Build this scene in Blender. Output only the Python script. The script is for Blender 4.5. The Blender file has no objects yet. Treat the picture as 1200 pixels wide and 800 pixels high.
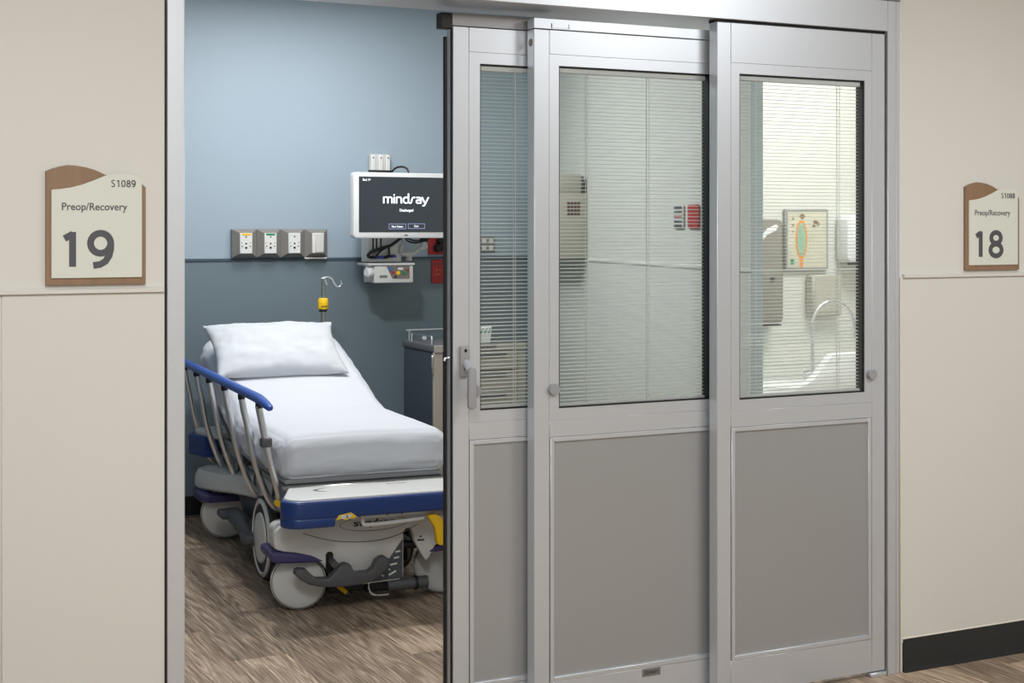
import bpy, bmesh, math, random
from mathutils import Vector, Matrix, noise
random.seed(7)
S = bpy.context.scene
COL = S.collection
R = math.radians
PI = math.pi

# ------------------------------------------------------------------ camera
cam_d = bpy.data.cameras.new('camera'); cam = bpy.data.objects.new('camera', cam_d); COL.objects.link(cam)
cam.location = (0, -3.86, 1.5); cam.rotation_euler = (R(90), 0, R(-26.3))
cam_d.sensor_width = 36; cam_d.sensor_fit = 'HORIZONTAL'; cam_d.lens = 1713 / 1200 * 36
cam_d.shift_y = -131 / 1200; cam_d.clip_start = .05; cam_d.clip_end = 60
S.camera = cam

# ------------------------------------------------------------------ world, light, exposure
w = bpy.data.worlds.new('world'); S.world = w; w.use_nodes = True
w.node_tree.nodes['Background'].inputs[0].default_value = (.75, .8, .9, 1)
w.node_tree.nodes['Background'].inputs[1].default_value = .05
S.view_settings.view_transform = 'Standard'; S.view_settings.look = 'None'
S.view_settings.exposure = 0.0; S.view_settings.gamma = 1.0; S.view_settings.use_curve_mapping = False
CEIL = 2.78
def area(name, loc, sx, sy, power, col=(1, 1, 1), rot=(0, 0, 0), spread=180):
    d = bpy.data.lights.new(name, 'AREA'); d.shape = 'RECTANGLE'; d.size = sx; d.size_y = sy
    d.energy = power; d.color = col; d.spread = R(spread)
    o = bpy.data.objects.new(name, d); COL.objects.link(o); o.location = loc; o.rotation_euler = rot
    return o
LIGHTS = [  # name, x, y, sx, sy, watts, colour
    ('corridor_left', .55, -2.1, .6, 1.2, 56, (.955, .985, 1)),
    ('corridor_right', 3.55, -2.1, .6, 1.2, 56, (.955, .985, 1)),
    ('corridor_behind', 1.3, -4.2, 1.2, .6, 36, (.955, .985, 1)),
    ('room_exam', 1.98, 2.02, .18, .18, 29, (.98, .99, 1)),
    ('room_headwall', 2.35, 2.75, 1.2, .6, 22, (.97, .985, 1)),
    ('alcove', 4.4, .9, .6, .6, 44, (1, 1, 1)),
]
for n, x, y, sx, sy, p, c in LIGHTS:
    area('light_' + n, (x, y, CEIL - .022), sx, sy, p, c)

# ------------------------------------------------------------------ materials
def lin(c):
    return tuple(((v / 255) / 12.92 if v / 255 <= .04045 else ((v / 255 + .055) / 1.055) ** 2.4) for v in c[:3]) + (1,)
def mat(name, col, rough=.5, metal=0., bump=0., bscale=200., var=.0, vscale=3., coat=0., spec=.5, sheen=0., stretch=None):
    m = bpy.data.materials.new(name); m.use_nodes = True
    nt = m.node_tree; N = nt.nodes; L = nt.links; b = N['Principled BSDF']
    c = lin(col)
    b.inputs['Base Color'].default_value = c; b.inputs['Roughness'].default_value = rough
    b.inputs['Metallic'].default_value = metal; b.inputs['Specular IOR Level'].default_value = spec
    if coat: b.inputs['Coat Weight'].default_value = coat; b.inputs['Coat Roughness'].default_value = .1
    if sheen: b.inputs['Sheen Weight'].default_value = sheen
    tc = N.new('ShaderNodeTexCoord')
    mp = N.new('ShaderNodeMapping'); L.new(tc.outputs['Object'], mp.inputs['Vector'])
    if stretch: mp.inputs['Scale'].default_value = stretch
    n = N.new('ShaderNodeTexNoise'); n.inputs['Scale'].default_value = vscale; n.inputs['Detail'].default_value = 4
    L.new(mp.outputs[0], n.inputs['Vector'])
    mx = N.new('ShaderNodeMix'); mx.data_type = 'RGBA'
    v = max(var, .015)
    mx.inputs[6].default_value = tuple(k * (1 - v) for k in c[:3]) + (1,)
    mx.inputs[7].default_value = tuple(min(1, k * (1 + v)) for k in c[:3]) + (1,)
    L.new(n.outputs['Fac'], mx.inputs[0]); L.new(mx.outputs[2], b.inputs['Base Color'])
    if bump:
        n2 = N.new('ShaderNodeTexNoise'); n2.inputs['Scale'].default_value = bscale; n2.inputs['Detail'].default_value = 3
        L.new(mp.outputs[0], n2.inputs['Vector'])
        bp = N.new('ShaderNodeBump'); bp.inputs['Strength'].default_value = bump; bp.inputs['Distance'].default_value = .002
        L.new(n2.outputs['Fac'], bp.inputs['Height']); L.new(bp.outputs[0], b.inputs['Normal'])
    return m
def emit(name, col, s=1.):
    m = bpy.data.materials.new(name); m.use_nodes = True; b = m.node_tree.nodes['Principled BSDF']
    b.inputs['Base Color'].default_value = lin(col); b.inputs['Emission Color'].default_value = lin(col)
    b.inputs['Emission Strength'].default_value = s; b.inputs['Roughness'].default_value = .3
    return m
def glass(name, tint=(1, 1, 1), strength=1.):
    m = bpy.data.materials.new(name); m.use_nodes = True; nt = m.node_tree; N = nt.nodes; L = nt.links
    N.remove(N['Principled BSDF']); out = N['Material Output']
    t = N.new('ShaderNodeBsdfTransparent'); t.inputs[0].default_value = tint + (1,)
    g = N.new('ShaderNodeBsdfGlossy'); g.inputs['Roughness'].default_value = .01
    f = N.new('ShaderNodeFresnel'); f.inputs[0].default_value = 1.45
    ml = N.new('ShaderNodeMath'); ml.operation = 'MULTIPLY'; ml.inputs[1].default_value = strength
    mx = N.new('ShaderNodeMixShader')
    L.new(f.outputs[0], ml.inputs[0]); L.new(ml.outputs[0], mx.inputs[0])
    L.new(t.outputs[0], mx.inputs[1]); L.new(g.outputs[0], mx.inputs[2]); L.new(mx.outputs[0], out.inputs[0])
    return m
def wood_floor():
    m = bpy.data.materials.new('vinyl_wood_plank'); m.use_nodes = True; nt = m.node_tree; N = nt.nodes; L = nt.links
    b = N['Principled BSDF']; b.inputs['Roughness'].default_value = .42; b.inputs['Specular IOR Level'].default_value = .35
    tc = N.new('ShaderNodeTexCoord'); oi = N.new('ShaderNodeObjectInfo')
    off = N.new('ShaderNodeVectorMath'); off.operation = 'SCALE'; off.inputs[0].default_value = (3.1, 17.3, 5.7)
    mr = N.new('ShaderNodeMath'); mr.operation = 'MULTIPLY'; mr.inputs[1].default_value = 40
    L.new(oi.outputs['Random'], mr.inputs[0]); L.new(mr.outputs[0], off.inputs['Scale'])
    add = N.new('ShaderNodeVectorMath'); add.operation = 'ADD'
    L.new(tc.outputs['Object'], add.inputs[0]); L.new(off.outputs[0], add.inputs[1])
    mp = N.new('ShaderNodeMapping'); mp.inputs['Scale'].default_value = (1, .085, 1); L.new(add.outputs[0], mp.inputs[0])
    # cathedral figure: rings distorted along the board
    big = N.new('ShaderNodeTexNoise'); big.inputs['Scale'].default_value = 9; big.inputs['Detail'].default_value = 2
    big.inputs['Distortion'].default_value = .6; L.new(mp.outputs[0], big.inputs[0])
    ml = N.new('ShaderNodeMath'); ml.operation = 'MULTIPLY'; ml.inputs[1].default_value = 11; L.new(big.outputs['Fac'], ml.inputs[0])
    pp = N.new('ShaderNodeMath'); pp.operation = 'PINGPONG'; pp.inputs[1].default_value = .5; L.new(ml.outputs[0], pp.inputs[0])
    fine = N.new('ShaderNodeTexNoise'); fine.inputs['Scale'].default_value = 210; fine.inputs['Detail'].default_value = 5
    mp2 = N.new('ShaderNodeMapping'); mp2.inputs['Scale'].default_value = (1, .035, 1); L.new(add.outputs[0], mp2.inputs[0]); L.new(mp2.outputs[0], fine.inputs[0])
    r1 = N.new('ShaderNodeValToRGB'); r1.color_ramp.elements[0].position = .0; r1.color_ramp.elements[1].position = .5
    r1.color_ramp.elements[0].color = lin((146, 126, 107)); r1.color_ramp.elements[1].color = lin((190, 170, 149))
    L.new(pp.outputs[0], r1.inputs[0])
    r2 = N.new('ShaderNodeValToRGB'); r2.color_ramp.elements[0].position = .38; r2.color_ramp.elements[1].position = .62
    r2.color_ramp.elements[0].color = (.42, .39, .36, 1); r2.color_ramp.elements[1].color = (1.12, 1.12, 1.12, 1)
    L.new(fine.outputs['Fac'], r2.inputs[0])
    mx = N.new('ShaderNodeMix'); mx.data_type = 'RGBA'; mx.blend_type = 'MULTIPLY'; mx.inputs[0].default_value = .8
    L.new(r1.outputs[0], mx.inputs[6]); L.new(r2.outputs[0], mx.inputs[7])
    hs = N.new('ShaderNodeHueSaturation'); vr = N.new('ShaderNodeMapRange'); vr.inputs[3].default_value = .76; vr.inputs[4].default_value = 1.32
    L.new(oi.outputs['Random'], vr.inputs[0]); L.new(vr.outputs[0], hs.inputs['Value']); L.new(mx.outputs[2], hs.inputs['Color'])
    L.new(hs.outputs[0], b.inputs['Base Color'])
    bp = N.new('ShaderNodeBump'); bp.inputs['Strength'].default_value = .12; bp.inputs['Distance'].default_value = .001
    L.new(fine.outputs['Fac'], bp.inputs['Height']); L.new(bp.outputs[0], b.inputs['Normal'])
    return m
M = dict(
    cream=mat('cream_wall_paint', (212, 210, 204), .6, bump=.05, bscale=300),
    cream_panel=mat('cream_wall_protection', (211, 209, 203), .45, bump=.06, bscale=400),
    blue=mat('pale_blue_paint', (158, 174, 187), .55, bump=.04, bscale=300),
    blue_light=mat('light_blue_corner_guard', (196, 214, 222), .5),
    slate=mat('slate_blue_wall_protection', (110, 125, 133), .45, bump=.08, bscale=350),
    slate_dark=mat('slate_trim', (62, 80, 93), .45),
    greygreen=mat('pale_grey_green_paint', (217, 219, 211), .55, bump=.04, bscale=300),
    alcove=mat('warm_white_paint', (208, 208, 201), .55),
    ceiling=mat('white_ceiling_paint', (232, 231, 226), .7, bump=.1, bscale=120),
    floor=wood_floor(),
    black_rubber=mat('black_rubber_base', (33, 34, 36), .42, var=.1),
    caulk=mat('white_caulk', (214, 208, 196), .6),
    alu=mat('satin_aluminium', (212, 217, 224), .4, .65, bump=.02, bscale=500),
    alu_panel=mat('satin_metal_panel', (176, 179, 182), .4, .6, bump=.02, bscale=600),
    alu_dark=mat('grey_aluminium_track', (150, 150, 152), .4, .4),
    gasket=mat('black_gasket', (14, 14, 17), .6),
    knob=mat('grey_plastic_knob', (150, 151, 155), .45),
    slat=mat('pale_blind_slat', (224, 228, 224), .4),
    cord=mat('white_ladder_cord', (222, 224, 220), .7),
    glass=glass('window_glass', (.975, .985, .98), .7),
    sign_wood=mat('walnut_laminate', (138, 110, 84), .45, var=.3, vscale=40, stretch=(1, 1, .06)),
    sign_plate=mat('ivory_sign_plate', (213, 215, 205), .4),
    sign_ink=mat('dark_grey_sign_ink', (78, 78, 84), .5),
    sheet=mat('white_cotton_sheet', (203, 206, 213), .85, bump=.16, bscale=40, sheen=.2),
    pillow=mat('white_pillow_cover', (200, 204, 209), .85, bump=.2, bscale=40, sheen=.2),
    vinyl_side=mat('grey_mattress_vinyl', (150, 152, 155), .35),
    bed_white=mat('white_moulded_plastic', (214, 214, 212), .38, bump=.01),
    bed_blue=mat('royal_blue_bumper_plastic', (24, 57, 122), .38, coat=.15),
    bed_navy=mat('navy_caster_bumper', (62, 56, 104), .45),
    rail_blue=mat('blue_rail_grip', (38, 82, 172), .35, coat=.2),
    chrome=mat('polished_steel', (222, 225, 230), .3, 1.0),
    steel=mat('brushed_steel', (180, 178, 172), .3, 1.0),
    dgrey=mat('dark_grey_plastic', (82, 83, 87), .5, bump=.04),
    panel_grey=mat('charcoal_step_panel', (74, 80, 88), .45),
    black=mat('black_plastic', (20, 20, 22), .5),
    tyre=mat('charcoal_tyre_rubber', (46, 44, 44), .6),
    yellow=mat('yellow_plastic', (242, 196, 20), .4),
    yellow_print=mat('yellow_print', (236, 200, 40), .5),
    red=mat('red_outlet_plate', (176, 34, 32), .4),
    green=mat('green_plastic', (38, 132, 88), .45),
    blue_plug=mat('blue_plug', (44, 52, 150), .45),
    cyan=mat('blue_socket', (50, 110, 190), .45),
    outlet_grey=mat('warm_grey_raceway', (134, 131, 126), .45),
    outlet_white=mat('white_receptacle', (222, 222, 220), .4),
    hole=mat('dark_slot', (22, 22, 24), .7),
    white_plastic=mat('white_instrument_plastic', (222, 223, 224), .35),
    module_white=mat('offwhite_instrument_plastic', (208, 208, 204), .4),
    taupe=mat('taupe_instrument_face', (118, 112, 108), .45),
    screen=emit('dark_blue_screen', (40, 46, 52), .55),
    screen_text=emit('lit_white_lettering', (235, 240, 250), 1.1),
    screen_btn=emit('lit_button_outline', (120, 130, 165), .8),
    cart_side=mat('slate_cart_side', (66, 76, 86), .45),
    cart_front=mat('taupe_cart_front', (168, 160, 150), .45),
    cart_dark=mat('dark_cart_top', (88, 90, 94), .45),
    unit=mat('beige_plastic', (176, 172, 160), .45),
    unit_grill=mat('dark_red_grille', (96, 66, 64), .6),
    disp=mat('smoked_grey_plastic', (126, 122, 114), .3),
    porcelain=mat('white_solid_surface', (238, 240, 240), .25),
    lamp=emit('lit_diffuser', (255, 250, 242), 2.0),
    paper=mat('printed_paper', (196, 192, 172), .5, var=.3, vscale=9),
    paper_green=mat('print_green', (140, 176, 148), .5, var=.25, vscale=60),
    paper_orange=mat('print_orange', (220, 140, 50), .5),
    paper_brown=mat('print_brown', (120, 100, 76), .5, var=.4, vscale=50),
    clear=mat('clear_grey_plastic', (196, 200, 200), .2),
    logo_grey=mat('grey_print', (110, 111, 114), .5),
    ink=mat('black_print', (48, 48, 52), .5),
)

# ------------------------------------------------------------------ mesh kit
class MB:
    def __init__(s): s.b = bmesh.new()
    def box(s, x0, x1, y0, y1, z0, z1, bev=0., seg=1):
        m = Matrix.Translation(((x0 + x1) / 2, (y0 + y1) / 2, (z0 + z1) / 2)) @ Matrix.Diagonal((abs(x1 - x0), abs(y1 - y0), abs(z1 - z0), 1))
        r = bmesh.ops.create_cube(s.b, size=1, matrix=m)
        if bev:
            es = list({e for v in r['verts'] for e in v.link_edges})
            bmesh.ops.bevel(s.b, geom=es, offset=bev, segments=seg, affect='EDGES', profile=.5)
        return s
    def prism(s, pts, a0, a1, plane='xz', bev=0., seg=1):
        def P(p, a):
            return {'xz': (p[0], a, p[1]), 'xy': (p[0], p[1], a), 'yz': (a, p[0], p[1])}[plane]
        A = [s.b.verts.new(P(p, a0)) for p in pts]; B = [s.b.verts.new(P(p, a1)) for p in pts]
        fs = [s.b.faces.new(A), s.b.faces.new(B[::-1])]
        n = len(pts)
        for i in range(n): fs.append(s.b.faces.new((A[i], B[i], B[(i + 1) % n], A[(i + 1) % n])))
        bmesh.ops.recalc_face_normals(s.b, faces=fs)
        if bev:
            es = list(fs[0].edges) + list(fs[1].edges)
            bmesh.ops.bevel(s.b, geom=es, offset=bev, segments=seg, affect='EDGES', profile=.5)
        return s
    def cyl(s, p0, p1, r0, r1=None, seg=24):
        p0, p1 = Vector(p0), Vector(p1); r1 = r0 if r1 is None else r1; d = p1 - p0
        m = Matrix.Translation((p0 + p1) / 2) @ d.to_track_quat('Z', 'Y').to_matrix().to_4x4()
        bmesh.ops.create_cone(s.b, cap_ends=True, segments=seg, radius1=r0, radius2=r1, depth=d.length, matrix=m)
        return s
    def tube(s, pts, r, seg=10, closed=False):
        pts = [Vector(p) for p in pts]; n = len(pts); rs = r if isinstance(r, (list, tuple)) else [r] * n
        rings = []; up = None
        for i, p in enumerate(pts):
            a = pts[i - 1] if (i or closed) else p; c = pts[(i + 1) % n] if (i < n - 1 or closed) else p
            t = (c - a).normalized()
            if up is None: up = Vector((0, 0, 1)) if abs(t.z) < .9 else Vector((1, 0, 0))
            x = t.cross(up)
            if x.length < 1e-4: x = t.orthogonal()
            x.normalize(); y = x.cross(t).normalized(); up = y
            rings.append([s.b.verts.new(p + (x * math.cos(2 * PI * k / seg) + y * math.sin(2 * PI * k / seg)) * rs[i]) for k in range(seg)])
        for i in range(n if closed else n - 1):
            a, c = rings[i], rings[(i + 1) % n]
            for k in range(seg): s.b.faces.new((a[k], a[(k + 1) % seg], c[(k + 1) % seg], c[k]))
        if not closed: s.b.faces.new(rings[0][::-1]); s.b.faces.new(rings[-1])
        return s
    def lathe(s, prof, center, axis=(0, 0, 1), seg=32):
        ax = Vector(axis).normalized(); x = ax.orthogonal().normalized(); y = ax.cross(x); c = Vector(center)
        rings = [[s.b.verts.new(c + ax * h + (x * math.cos(2 * PI * k / seg) + y * math.sin(2 * PI * k / seg)) * max(r, 1e-4)) for k in range(seg)] for r, h in prof]
        for a, d in zip(rings, rings[1:]):
            for k in range(seg): s.b.faces.new((a[k], a[(k + 1) % seg], d[(k + 1) % seg], d[k]))
        s.b.faces.new(rings[0][::-1]); s.b.faces.new(rings[-1])
        return s
    def loft(s, rings, cap=True):
        V = [[s.b.verts.new(p) for p in r] for r in rings]; n = len(V[0])
        for a, d in zip(V, V[1:]):
            for k in range(n): s.b.faces.new((a[k], a[(k + 1) % n], d[(k + 1) % n], d[k]))
        if cap: s.b.faces.new(V[0][::-1]); s.b.faces.new(V[-1])
        return s
    def mesh(s, name, angle=38):
        b = s.b; bmesh.ops.recalc_face_normals(b, faces=b.faces)
        for f in b.faces: f.smooth = True
        for e in b.edges:
            if len(e.link_faces) == 2 and e.calc_face_angle(0) > R(angle): e.smooth = False
        me = bpy.data.meshes.new(name); b.to_mesh(me); b.free(); return me
    def build(s, name, m, parent=None, angle=38):
        me = s.mesh(name, angle); me.materials.append(m)
        return link(name, me, parent)
def link(name, me, parent=None, loc=None):
    o = bpy.data.objects.new(name, me); COL.objects.link(o)
    if parent is not None: o.parent = parent
    if loc is not None: o.location = loc
    return o
def empty(name, loc=(0, 0, 0), rz=0.):
    o = bpy.data.objects.new(name, None); COL.objects.link(o); o.location = loc; o.rotation_euler = (0, 0, rz)
    o.empty_display_size = .05
    return o
def tag(o, label=None, cat=None, group=None, kind=None):
    if label: o['label'] = label
    if cat: o['category'] = cat
    if group: o['group'] = group
    if kind: o['kind'] = kind
    return o
def struct(o, label=None): return tag(o, label, kind='structure')
def arc(cx, cz, rx, rz, a0, a1, n):
    return [(cx + rx * math.cos(R(a0 + (a1 - a0) * i / n)), cz + rz * math.sin(R(a0 + (a1 - a0) * i / n))) for i in range(n + 1)]
def smooth_pts(pts, n=6, closed=False):
    P = [Vector(p) for p in pts]; out = []; N = len(P)
    for i in range(N if closed else N - 1):
        g = lambda k: P[k % N] if closed else P[max(0, min(N - 1, k))]
        p0, p1, p2, p3 = g(i - 1), g(i), g(i + 1), g(i + 2)
        for k in range(n):
            t = k / n
            out.append(.5 * ((2 * p1) + (p2 - p0) * t + (2 * p0 - 5 * p1 + 4 * p2 - p3) * t * t + (3 * p1 - p0 - 3 * p2 + p3) * t ** 3))
    if not closed: out.append(P[-1])
    return [tuple(v) for v in out]
def rrect(x0, x1, z0, z1, r, n=5):
    return arc(x1 - r, z1 - r, r, r, 0, 90, n) + arc(x0 + r, z1 - r, r, r, 90, 180, n) + arc(x0 + r, z0 + r, r, r, 180, 270, n) + arc(x1 - r, z0 + r, r, r, 270, 360, n)
def text(name, body, x0, x1, z0, z1, y, m, parent, bold=0., depth=.0006, shear=0., face='xz'):
    """lettering fitted to x0..x1, z0..z1, facing -y (xz) or +z (xy)"""
    c = bpy.data.curves.new(name, 'FONT'); c.body = body; c.size = 1; c.offset = bold; c.extrude = .01; c.shear = shear; c.resolution_u = 3
    o = bpy.data.objects.new(name, c); COL.objects.link(o)
    dg = bpy.context.evaluated_depsgraph_get(); me = bpy.data.meshes.new_from_object(o.evaluated_get(dg))
    bpy.data.objects.remove(o); bpy.data.curves.remove(c)
    xs = [v.co.x for v in me.vertices]; ys = [v.co.y for v in me.vertices]
    ax, bx, ay, by = min(xs), max(xs), min(ys), max(ys)
    for v in me.vertices:
        X = x0 + (v.co.x - ax) / (bx - ax) * (x1 - x0); Z = z0 + (v.co.y - ay) / (by - ay) * (z1 - z0)
        D = depth * (v.co.z / .01) * .5
        v.co = (X, y - D - depth * .5, Z) if face == 'xz' else (X, Z, y + D + depth * .5)
    me.materials.clear(); me.materials.append(m); me.name = name
    return link(name, me, parent)

def stroke_glyph(b, pts, w, y, depth=.0006, closed=False):
    """a flat band of width w along pts (x, z), lying just in front of plane y"""
    P = [Vector((p[0], p[1])) for p in pts]; n = len(P); L_, R_ = [], []
    for i in range(n):
        p = P[i - 1] if (i or closed) else P[i]; q = P[(i + 1) % n] if (i < n - 1 or closed) else P[i]
        t = (q - p).normalized(); nn = Vector((-t.y, t.x))
        L_.append(P[i] + nn * w / 2); R_.append(P[i] - nn * w / 2)
    V = [[b.b.verts.new((v.x, yy, v.y)) for v in line] for yy in (y - depth, y) for line in (L_, R_)]
    for i in range(n if closed else n - 1):
        j = (i + 1) % n
        for A_, B_ in ((V[0], V[1]), (V[1], V[3]), (V[3], V[2]), (V[2], V[0])): b.b.faces.new((A_[i], A_[j], B_[j], B_[i]))
    if not closed:
        for i in (0, n - 1): b.b.faces.new((V[0][i], V[1][i], V[3][i], V[2][i]))
GLYPH = {  # strokes in a unit cell: x 0..1, z 0..1 (closed flag, points)
    '1': [(0, [(.14, .80), (.62, .93)]), (0, [(.60, .985), (.60, .02)])],
    '0': [(1, arc(.5, .5, .40, .44, 0, 360, 28)[:-1])],
    '8': [(1, arc(.5, .735, .335, .205, 0, 360, 24)[:-1]), (1, arc(.5, .275, .39, .225, 0, 360, 24)[:-1])],
    '9': [(1, arc(.48, .67, .38, .28, 0, 360, 28)[:-1]), (0, [(.865, .66), (.86, .5), (.80, .32), (.66, .16), (.46, .075), (.20, .05)])],
    'S': [(0, [(.88, .88), (.70, .95), (.48, .955), (.26, .88), (.2, .74), (.3, .6), (.52, .51), (.75, .42), (.86, .28), (.78, .12), (.56, .045), (.32, .05), (.1, .13)])],
    'm': [(0, [(.06, 0), (.06, .66)]), (0, [(.06, .60), (.3, .62), (.45, .60), (.5, .5), (.5, 0)]), (0, [(.5, .58), (.75, .62), (.88, .58), (.94, .48), (.94, 0)])],
    'i': [(0, [(.5, 0), (.5, .64)]), (0, [(.5, .78), (.5, .92)])],
    'n': [(0, [(.1, 0), (.1, .66)]), (0, [(.1, .60), (.5, .62), (.78, .59), (.9, .46), (.9, 0)])],
    'd': [(0, [(.9, 1.0), (.9, .06), (.45, .05), (.2, .10), (.12, .25), (.12, .40), (.2, .56), (.45, .61), (.9, .60)])],
    'r': [(0, [(.05, .03), (.25, .04), (.36, .14), (.50, .50), (.64, .60), (.98, .61)])],
    'a': [(0, [(.12, .60), (.6, .61), (.84, .56), (.9, .44), (.9, .05), (.45, .05), (.18, .09), (.12, .20), (.2, .32), (.45, .35), (.86, .34)])],
    'y': [(0, [(.06, .65), (.46, .06)]), (0, [(.98, .65), (.55, .02), (.38, -.20), (.12, -.22)])],
}
def strokes(name, body, cells, z0, z1, w, y, m, parent):
    b = MB(); k_ = 0
    for chh, (x0, x1) in zip(body, cells):
        for closed, pts in GLYPH[chh]:
            k_ += 1; stroke_glyph(b, [(x0 + p[0] * (x1 - x0), z0 + p[1] * (z1 - z0)) for p in pts], w, y, .0006 + .00012 * k_, closed=bool(closed))
    return b.build(name, m, parent)
# ================================================================== STRUCTURE
TH = .235                                   # thickness of the corridor wall
LJ0, LJ1, RJ0, RJ1, HZ0, HZ1 = .892, .938, 3.317, 3.369, 2.168, 2.272
AX, AY, BX, BY = 3.97, 3.72, 3.374, .851      # the angled side wall of the bay
# floor: a slab with separate planks laid on it
fl = struct(MB().box(-3, 6, -5.6, 4.0, -.06, -.004).build('floor', M['floor']), 'wood-look vinyl plank floor')
PW = .1985; joint0 = 1.38 - PW * 14
lens = [1.22, .74, .95]
plank_me = {}
def plank(x, y0, y1):
    L = round(y1 - y0, 3)
    if L < .02: return
    if L not in plank_me:
        b = MB().box(-PW / 2 + .0004, PW / 2 - .0004, -L / 2 + .0004, L / 2 - .0004, -.004, 0, .0006)
        me = b.mesh('plank'); me.materials.append(M['floor']); plank_me[L] = me
    link('plank', plank_me[L], fl, (x, (y0 + y1) / 2, 0))
k = 0
for i in range(32):
    x = joint0 + PW * (i + .5)
    if x < -.3 or x > 4.7: continue
    y = -1.7 - [0, .41, .83, .2, .62, 1.03][i % 6] * 1.0
    while y < 3.72:
        y1 = min(y + 1.22, 3.72)
        if y1 > -1.4: plank(x, max(y, -1.7), y1)
        y = y + 1.22
# corridor-side walls
def wall_piece(name, x0, x1, label):
    o = struct(MB().box(x0, x1, 0, .11 if 'right' in name else TH, 0, CEIL).build(name, M['cream']), label)
    return o
wl = wall_piece('wall_left', -2.6, LJ0 - .006, 'cream corridor wall left of the sliding doors')
for a, b in ((-2.6, -.85), (-.848, .4755), (.4775, LJ0 - .010)):
    MB().box(a, b, -.003, 0, .10, 1.337, .001).build('wall_panel', M['cream_panel'], wl)
MB().prism([(-.001, 1.335), (-.011, 1.337), (-.011, 1.3465), (-.001, 1.350)], -2.6, LJ0 - .009, 'yz').build('chair_rail', M['cream_panel'], wl)
wr = wall_piece('wall_right', RJ1 + .003, 5.9, 'cream corridor wall right of the sliding doors')
MB().box(RJ1 + .012, 5.9, -.003, 0, .10, 1.337, .001).build('wall_panel', M['cream_panel'], wr)
MB().prism([(-.001, 1.335), (-.011, 1.337), (-.011, 1.3465), (-.001, 1.350)], RJ1 + .016, 5.9, 'yz').build('chair_rail', M['cream_panel'], wr)
MB().box(RJ1 + .003, RJ1 + .013, -.005, 0, .0, 1.337, .002).build('edge_trim', M['caulk'], wr)
struct(MB().box(LJ0 - .006, RJ1 + .003, 0, TH, HZ1 + .012, CEIL).build('wall_top', M['cream']), 'cream wall above the door header')
# cove base
def base(name, x0, x1, label):
    prof = [(0, 0), (-.016, 0), (-.016, .003), (-.0075, .009), (-.005, .02), (-.0045, .108), (-.003, .112), (0, .112)]
    return struct(MB().prism(prof, x0, x1, 'yz').build(name, M['black_rubber']), label)
base('baseboard_left', -2.6, LJ0 - .02, 'black rubber base under the left corridor wall')
bb = base('baseboard_right', RJ1 + .0165, 5.9, 'black rubber base under the right corridor wall')
MB().prism([(-.001, .112), (-.0055, .112), (-.001, .122)], RJ1 + .014, 5.9, 'yz').build('caulk_line', M['caulk'], bb)
# door frame
fr = struct(MB().box(LJ0, LJ1, -.006, TH, 0, HZ1, .0015).build('trim_1', M['alu']), 'aluminium jamb left of the opening')
MB().box(LJ1 - .003, LJ1 + .0015, .0, TH, 0, HZ0).build('jamb_lining', M['alu'], fr)
MB().box(LJ0 - .006, LJ0, -.001, .02, 0, HZ1).build('shadow_gap', M['gasket'], fr)
fr2 = struct(MB().box(RJ0, RJ1 - .016, -.006, .12, 0, HZ1, .0015).build('trim_2', M['alu']), 'aluminium jamb right of the doors')
MB().box(RJ1 - .0145, RJ1, -.004, .05, 0, HZ1, .001).build('jamb_edge', M['alu'], fr2)
MB().box(RJ0 - .0075, RJ0, .010, .05, .012, HZ0).build('gasket', M['gasket'], fr2)
hd = struct(MB().box(LJ1, RJ0, -.006, TH, HZ0, HZ1, .0015).build('trim_3', M['alu']), 'aluminium door header')
MB().box(2.634, 3.308, .010, .05, 2.1585, HZ0).build('head_gasket', M['gasket'], hd)
MB().box(LJ0, RJ1, -.012, 0, HZ1, HZ1 + .012, .001).build('header_cap', M['alu_dark'], hd)
# bay: back wall, left wall, angled right wall
wb = struct(MB().box(.0, 5.0, 3.72, 3.86, 0, CEIL).build('wall_back', M['blue']), 'pale blue back wall of the bay')
MB().box(.3, 3.97, 3.716, 3.72, .10, 1.337).build('wall_panel', M['slate'], wb)
MB().prism([(3.7195, 1.332), (3.710, 1.334), (3.710, 1.344), (3.7195, 1.348)], .3, 3.97, 'yz').build('chair_rail', M['slate_dark'], wb)
bk = struct(MB().prism([(3.7195, 0), (3.702, 0), (3.702, .003), (3.711, .01), (3.711, .11), (3.7195, .112)], .3, 3.97, 'yz').build('baseboard_back', M['black_rubber']), 'black rubber base along the blue wall')
wi = struct(MB().box(.16, .3, TH, 3.72, 0, CEIL).build('wall_inner', M['blue']), 'blue side wall of the bay behind the left jamb')
MB().box(.3, .304, TH, 3.716, .10, 1.337).build('wall_panel', M['slate'], wi)
ANG = math.atan2(BY - AY, BX - AX); ALEN = math.hypot(BX - AX, BY - AY)
ws = MB().box(0, ALEN, 0, .045, 0, CEIL).build('wall_side', M['greygreen']); ws.location = (AX, AY, 0); ws.rotation_euler = (0, 0, ANG)
struct(ws, 'pale grey-green side wall seen through the blinds')
MB().box(.005, ALEN - .002, -.003, 0, .10, 1.336).build('wall_panel', M['greygreen'], ws)
MB().prism([(-.0005, 1.332), (-.009, 1.334), (-.009, 1.344), (-.0005, 1.348)], .005, ALEN, 'yz').build('chair_rail', M['greygreen'], ws)
MB().box(ALEN, ALEN + .004, -.004, .046, 0, CEIL - .001).build('end_trim', M['blue_light'], ws)  # pale blue lightened to make up for light missing on the end face
MB().box(.02, ALEN - .002, -.006, -.001, 0, .112).build('skirting', M['black_rubber'], ws)
wa = struct(MB().box(3.70, 5.74, 1.9, 2.0, 0, CEIL).build('wall_alcove_back', M['alcove']), 'bright cream wall behind the hand-washing sink')
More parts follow.
